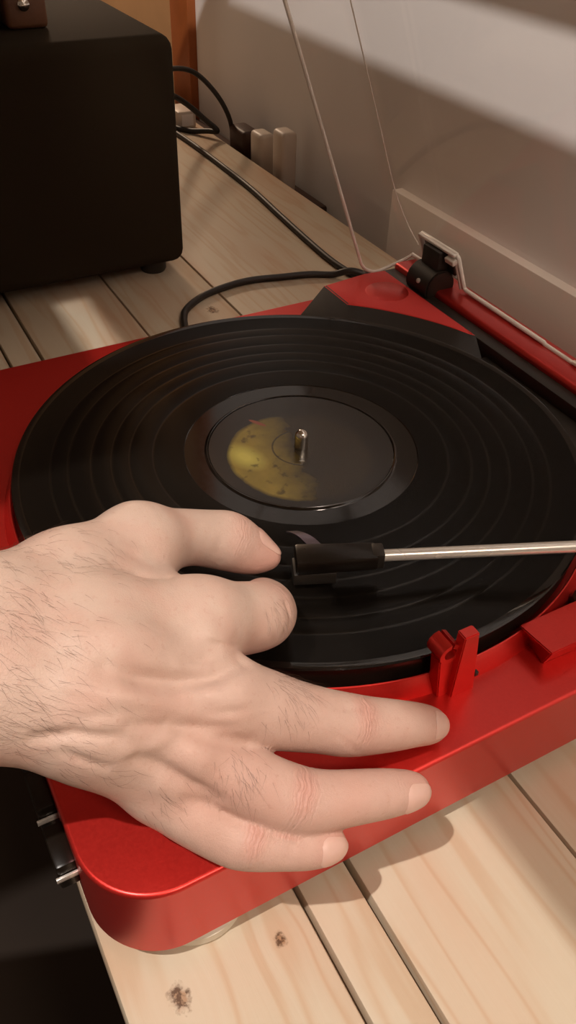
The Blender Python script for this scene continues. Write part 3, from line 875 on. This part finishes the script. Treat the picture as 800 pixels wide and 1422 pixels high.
def window(prims, pad):
    p = np.array(prims)
    lo = (p[:, :3]-p[:, 3:4]).min(0)-pad
    hi = (p[:, :3]+p[:, 3:4]).max(0)+pad
    i0 = np.clip(((lo-LO)/VOX).astype(int), 0, DIM); i1 = np.clip(((hi-LO)/VOX).astype(int)+1, 0, DIM)
    return tuple(slice(a, b) for a, b in zip(i0, i1))
def grid(w):
    return np.stack(np.meshgrid(*[axes[i][w[i]] for i in range(3)], indexing='ij'), -1)
def add_chain(F, pts, k, pad=0.016):
    for a, b in zip(pts, pts[1:]):
        w = window((a, b), pad)
        F[w] = smin(F[w], round_cone(grid(w), a, b), k)
def carve(F, pts, k):
    for a, b in zip(pts, pts[1:]):
        w = window((a, b), 0.01)
        F[w] = -smin(-F[w], round_cone(grid(w), a, b), k)

palm = np.full(DIM, FAR, np.float32)
def dense(pts, sub=4):
    P = np.array(pts, float)
    E_ = np.vstack([2*P[0]-P[1], P, 2*P[-1]-P[-2]])
    res = []
    for i in range(1, len(E_)-2):
        a, b, c, d = E_[i-1:i+3]
        for k in range(sub):
            t = k/sub
            res.append(0.5*(2*b+(c-a)*t+(2*a-5*b+4*c-d)*t*t+(3*b-a-3*c+d)*t**3))
    res.append(P[-1])
    return [tuple(q) for q in res]
for g in ('mc1', 'mc2', 'mc3', 'mc4', 'mc5', 'web', 'palm', 'forearm_r', 'forearm_u'):
    add_chain(palm, HAND[g], 0.012)
field = palm.copy()
for g in ('thumb', 'index', 'middle', 'ring', 'pinky'):
    F = np.full(DIM, FAR, np.float32)
    add_chain(F, dense(HAND[g]), 0.002, 0.03)
    one = smin(palm, F, 0.009 if g in ('thumb', 'index', 'middle') else 0.006)
    field = smin(field, one, 0.0010)
for pts in CREASES:
    carve(field, pts, 0.0022)
del palm, F, one

def surface_nets(F):
    ins = F < 0
    nx, ny, nz = F.shape
    cnt = np.zeros((nx-1, ny-1, nz-1), np.int8)
    for dx in (0, 1):
        for dy in (0, 1):
            for dz in (0, 1):
                cnt += ins[dx:nx-1+dx, dy:ny-1+dy, dz:nz-1+dz]
    act = np.argwhere((cnt > 0) & (cnt < 8))
    idx = -np.ones(cnt.shape, np.int64)
    idx[tuple(act.T)] = np.arange(len(act))
    corners = np.array([(i, j, k) for i in (0, 1) for j in (0, 1) for k in (0, 1)])
    val = np.stack([F[tuple((act+c).T)] for c in corners], 1)
    acc = np.zeros((len(act), 3)); n = np.zeros(len(act))
    for a in range(8):
        for b in range(a+1, 8):
            if np.abs(corners[a]-corners[b]).sum() != 1:
                continue
            cr = (val[:, a] < 0) != (val[:, b] < 0)
            t = np.where(cr, val[:, a]/np.where(cr, val[:, a]-val[:, b], 1), 0)
            acc += np.where(cr[:, None], corners[a]+t[:, None]*(corners[b]-corners[a]), 0)
            n += cr
    verts = LO+VOX*(act+acc/n[:, None])
    quads = []
    for ax in range(3):
        sl0 = [slice(None)]*3; sl1 = [slice(None)]*3
        sl0[ax] = slice(0, -1); sl1[ax] = slice(1, None)
        e = np.argwhere(ins[tuple(sl0)] != ins[tuple(sl1)])
        u, v = (ax+1) % 3, (ax+2) % 3
        ok = (e[:, u] > 0) & (e[:, v] > 0) & (e[:, u] < F.shape[u]-1) & (e[:, v] < F.shape[v]-1)
        e = e[ok]
        du = np.zeros(3, int); du[u] = 1
        dv = np.zeros(3, int); dv[v] = 1
        q = np.stack([idx[tuple((e-du-dv).T)], idx[tuple((e-dv).T)], idx[tuple(e.T)], idx[tuple((e-du).T)]], 1)
        flip = ~ins[tuple(e.T)]
        q[flip] = q[flip][:, ::-1]
        quads.append(q)
    return verts, np.concatenate(quads)

hv, hq = surface_nets(field)
used = np.unique(hq)
remap = -np.ones(len(hv), int); remap[used] = np.arange(len(used))
hv, hq = hv[used], remap[hq]

def vnormals(v, q):
    n = np.cross(v[q[:, 2]]-v[q[:, 0]], v[q[:, 3]]-v[q[:, 1]])
    N = np.zeros_like(v)
    for k in range(4):
        np.add.at(N, q[:, k], n)
    return N/np.maximum(np.linalg.norm(N, axis=1), 1e-12)[:, None]
# relax
for _ in range(2):
    acc = np.zeros_like(hv); cn = np.zeros(len(hv))
    for k in range(4):
        np.add.at(acc, hq[:, k], hv[hq[:, (k+1) % 4]]); np.add.at(cn, hq[:, k], 1)
        np.add.at(acc, hq[:, (k+1) % 4], hv[hq[:, k]]); np.add.at(cn, hq[:, (k+1) % 4], 1)
    hv = hv*0.5+0.5*acc/cn[:, None]
hn = vnormals(hv, hq)

# wrinkles over the knuckles, and a skin colour attribute
cam_v = np.array(CAMPOS)
red = np.zeros(len(hv))
wr_w, wr_s, wr_t = np.zeros(len(hv)), np.zeros(len(hv)), np.zeros(len(hv))
disp = np.zeros(len(hv))
for (g, i, amp, rad, bulge) in WRINKLES:
    a, b = np.array(HAND[g][i-1][:3]), np.array(HAND[g][i+1][:3])
    c = np.array(HAND[g][i][:3])
    ax = (b-a)/np.linalg.norm(b-a)
    rel = hv-c
    s = rel@ax
    lat = np.linalg.norm(rel-s[:, None]*ax, axis=1)
    up = np.clip(hn@np.array((0.25, -0.1, 0.96)), 0, 1)
    side = np.cross(ax, (0, 0, 1)); side /= np.linalg.norm(side)
    t = rel@side
    near = np.clip((HAND[g][i][3]+0.0035-lat)/0.0015, 0, 1)
    win = np.exp(-(s/rad)**2)*near*up
    curve = s+0.10*np.abs(t)*np.sign(s)*np.clip(np.abs(s)/0.004, 0, 1)+0.0004*np.sin(t*900+i)
    big = win*bulge > wr_w
    wr_w[big], wr_s[big], wr_t[big] = (win*bulge)[big], curve[big]*1000+7*i, t[big]*1000
    mod = 0.65+0.35*np.sin(t*700+s*500+2*i)
    disp -= amp*win*mod*np.clip(np.cos(2*np.pi*curve/0.0026), 0, 1)**2
    disp += bulge*0.0004*np.exp(-(s/(rad*1.3))**2)*near*up
    red = np.maximum(red, bulge*np.exp(-(s/(rad*1.5))**2)*near*up)
for (pts, amp, sg) in RELIEF:
    P = np.array(pts)
    dm = np.full(len(hv), 1.0)
    for a, b in zip(P, P[1:]):
        ba = b-a
        hh = np.clip(((hv-a)@ba)/(ba@ba), 0, 1)
        dm = np.minimum(dm, np.linalg.norm(hv-a-hh[:, None]*ba, axis=1))
    ends_d = np.minimum(np.linalg.norm(hv-P[0], axis=1), np.linalg.norm(hv-P[-1], axis=1))
    disp += (1.7 if amp < 0 else 1.3)*amp*np.exp(-(dm/sg)**2)*(0.45+0.55*np.clip(ends_d/(3*sg), 0, 1) if amp < 0 else 1)
hv = hv+hn*disp[:, None]
hn = vnormals(hv, hq)
for (g, r) in (('thumb', 0.018), ('index', 0.012), ('middle', 0.016), ('ring', 0.016), ('pinky', 0.016)):
    c = np.array(HAND[g][-1][:3])
    red = np.maximum(red, 0.9*np.exp(-(np.linalg.norm(hv-c, axis=1)/r)**2))
# underside and the little-finger side are rosier than the back of the hand
ul = np.clip((hv[:, 0]-0.135)/0.05, 0, 1)*np.clip((hv[:, 1]+0.19)/0.05, 0, 1)
red = np.clip(np.maximum(red, 0.45*ul), 0, 1)

def skin():
    N = Nodes('skin')
    v = N.coord()
    at = N.n('ShaderNodeAttribute', attribute_name='rosy')
    m = N.noise(v, 70, 4)
    c = N.mix(m, lin(184, 157, 142), lin(198, 173, 158))
    c = N.mix(N.math('MULTIPLY', at.outputs['Fac'], 0.75), c, lin(190, 132, 118))
    c = N.mix(N.ramp(N.noise(v, 42, 3), [(0.45, (0, 0, 0, 1)), (0.7, (0.45, 0.45, 0.45, 1))]), c, lin(190, 144, 128))
    sp = N.ramp(N.noise(v, 520, 3), [(0.60, (0, 0, 0, 1)), (0.75, (0.25, 0.25, 0.25, 1))])
    c = N.mix(sp, c, lin(166, 118, 98))
    N.set(Base_Color=c, Roughness=0.46, Specular_IOR_Level=0.4, Subsurface_Weight=0.06, Subsurface_Scale=0.003)
    N.b.inputs['Subsurface Radius'].default_value = (1.0, 0.35, 0.2)
    vo = N.n('ShaderNodeTexVoronoi', feature='DISTANCE_TO_EDGE'); vo.inputs['Scale'].default_value = 900
    warp = N.n('ShaderNodeVectorMath', operation='ADD')
    nz = N.n('ShaderNodeTexNoise'); nz.inputs['Scale'].default_value = 300; N.l(v, nz.inputs['Vector'])
    scn = N.n('ShaderNodeVectorMath', operation='SCALE'); scn.inputs['Scale'].default_value = 0.002
    N.l(nz.outputs['Color'], scn.inputs[0]); N.l(v, warp.inputs[0]); N.l(scn.outputs[0], warp.inputs[1])
    N.l(warp.outputs[0], vo.inputs['Vector'])
    h = N.math('ADD', N.math('MINIMUM', vo.outputs['Distance'], 0.12), N.math('MULTIPLY', N.noise(v, 260, 4), 0.5))
    aw = N.n('ShaderNodeAttribute', attribute_name='fold_weight').outputs['Fac']
    sa = N.n('ShaderNodeAttribute', attribute_name='fold_along').outputs['Fac']
    wob = N.math('MULTIPLY', N.math('SUBTRACT', N.noise(v, 260, 3), 0.5), 2.6)
    ph = N.math('ADD', sa, wob)
    f1 = N.math('ABSOLUTE', N.math('SINE', N.math('MULTIPLY', ph, 1.9)))
    f1 = N.math('POWER', f1, 0.35)
    f2 = N.math('ABSOLUTE', N.math('SINE', N.math('MULTIPLY_ADD', ph, 1.15, 0.8)))
    f2 = N.math('POWER', f2, 0.3)
    fold = N.math('MULTIPLY', N.math('MULTIPLY', f1, f2), N.math('MULTIPLY', aw, 1.05))
    h = N.math('ADD', h, fold)
    N.bump(h, 0.42, 0.0009)
    return N.m
M_SKIN = skin()
hand = thing('hand', 'right hand reaching in from the left, thumb and forefinger pinching at the tonearm', 'hand', (0.13, -0.16, PT))
me = bpy.data.meshes.new('skin')
me.from_pydata(hv.tolist(), [], hq.tolist())
me.update()
at = me.attributes.new('rosy', 'FLOAT', 'POINT')
at.data.foreach_set('value', red.astype(np.float32))
for nm, arr in (('fold_weight', wr_w), ('fold_along', wr_s), ('fold_across', wr_t)):
    at = me.attributes.new(nm, 'FLOAT', 'POINT')
    at.data.foreach_set('value', arr.astype(np.float32))
body = link('hand_body', me, M_SKIN, hand, smooth=True)

# nails
def nail_mat():
    N = Nodes('fingernail')
    v = N.coord()
    N.set(Base_Color=N.mix(N.noise(v, 200), lin(196, 156, 142), lin(206, 170, 156)), Roughness=0.28, Specular_IOR_Level=0.5,
          Subsurface_Weight=0.1, Subsurface_Scale=0.002)
    return N.m
M_NAIL = nail_mat()
def sample(q):
    f = (np.asarray(q)-LO)/VOX
    i = np.floor(f).astype(int); t = f-i
    v = 0.0
    for dx in (0, 1):
        for dy in (0, 1):
            for dz in (0, 1):
                v += field[i[0]+dx, i[1]+dy, i[2]+dz]*(t[0] if dx else 1-t[0])*(t[1] if dy else 1-t[1])*(t[2] if dz else 1-t[2])
    return v
def skin_hit(o, d):
    a, b = 0.001, 0.016
    for _ in range(16):
        m = (a+b)/2
        if sample(o+d*m) < 0:
            a = m
        else:
            b = m
    return o+d*a
for (g, back, phi, half, nvec) in NAILS:
    P0, P1 = np.array(HAND[g][-2]), np.array(HAND[g][-1])
    ax = P1[:3]-P0[:3]; ax /= np.linalg.norm(ax)
    n = np.array(nvec, float); n -= ax*(n@ax); n /= np.linalg.norm(n)
    b = np.cross(n, ax)
    bm = bmesh.new()
    NS, NT = 14, 12
    A_, B_ = [], []
    for i in range(NS+1):
        e = i/NS
        s = -back*(1-min(e/0.6, 1))
        ph = math.radians(phi)*max(0, (e-0.6)/0.4)
        wid = half*(1-max(0, (0.25-e)/0.25)**2*0.4)*(1-max(0, (e-0.75)/0.25)**2*0.35)
        ra, rb = [], []
        for j in range(NT+1):
            t = wid*(2*j/NT-1)
            d = math.cos(ph)*(math.cos(t)*n+math.sin(t)*b)+math.sin(ph)*ax
            q = skin_hit(P1[:3]+ax*s, d)
            lift = 0.00042-0.00022*abs(2*j/NT-1)**3-0.0003*(max(0, (0.12-e)/0.12))
            ra.append(bm.verts.new(q+d*lift)); rb.append(bm.verts.new(q-d*0.0006))
        A_.append(ra); B_.append(rb)
    for i in range(NS):
        for j in range(NT):
            bm.faces.new((A_[i][j], A_[i][j+1], A_[i+1][j+1], A_[i+1][j]))
            bm.faces.new((B_[i][j+1], B_[i][j], B_[i+1][j], B_[i+1][j+1]))
    for i in range(NS):
        bm.faces.new((A_[i][0], A_[i+1][0], B_[i+1][0], B_[i][0])); bm.faces.new((A_[i+1][NT], A_[i][NT], B_[i][NT], B_[i+1][NT]))
    for j in range(NT):
        bm.faces.new((A_[0][j+1], A_[0][j], B_[0][j], B_[0][j+1])); bm.faces.new((A_[NS][j], A_[NS][j+1], B_[NS][j+1], B_[NS][j]))
    from_bm('fingernail', bm, M_NAIL, hand, angle=60)

# fine dark hairs on the wrist and the finger backs
M_HAIR = plain('dark_hair', lin(74, 48, 34), 0.5, noise=0.3)
tocam = cam_v-hv; tocam /= np.linalg.norm(tocam, axis=1)[:, None]
face = (hn*np.array((0.2, -0.1, 0.97))).sum(1)
wt = np.zeros(len(hv))
for (c, r, w_, dirv) in HAIR:
    d = np.linalg.norm(hv-np.array(c), axis=1)
    wt = np.maximum(wt, w_*np.exp(-(d/r)**2))
wt *= (face > 0.1)
pick = rng.choice(len(hv), 680, replace=False, p=wt/wt.sum())
bm = bmesh.new()
for vi in pick:
    p, nn = hv[vi], hn[vi]
    D = np.zeros(3)
    for (c, r, w_, dirv) in HAIR:
        D += np.array(dirv)*np.exp(-(np.linalg.norm(p-np.array(c))/(r*1.2))**2)
    D += rng.normal(0, 0.28, 3)*np.linalg.norm(D)
    D -= nn*(D@nn); D /= np.linalg.norm(D)
    L = rng.uniform(0.003, 0.0085)
    bend = rng.normal(0, 0.25, 3)
    path = []
    for k in range(5):
        t = k/4
        path.append(Vector(p+D*L*t+nn*(0.0012*math.sin(t*2.4)+0.0001)*L/0.008+bend*L*t*t*0.4))
    bm_tube(bm, path, [0.000036*(1-0.75*k/4) for k in range(5)], 3, False)
hair = from_bm('hair', bm, M_HAIR, hand)
hair['kind'] = 'stuff'
# sleeve cuff on the forearm, beyond the left of the frame
SL0, SL1 = Vector((0.1235, -0.300, 0.106)), Vector((0.100, -0.46, 0.165))
sx = (SL1-SL0)
bm = bmesh.new()
path = [SL0+sx*t for t in (0.0, 0.02, 0.3, 0.65, 1.0)]
bm_tube(bm, path, [0.040, 0.043, 0.045, 0.049, 0.053], 40)
from_bm('sleeve', bm, plain('dark_knit_sleeve', lin(40, 34, 32), 0.9, noise=0.4, nscale=300, bump=0.4), hand, angle=50)
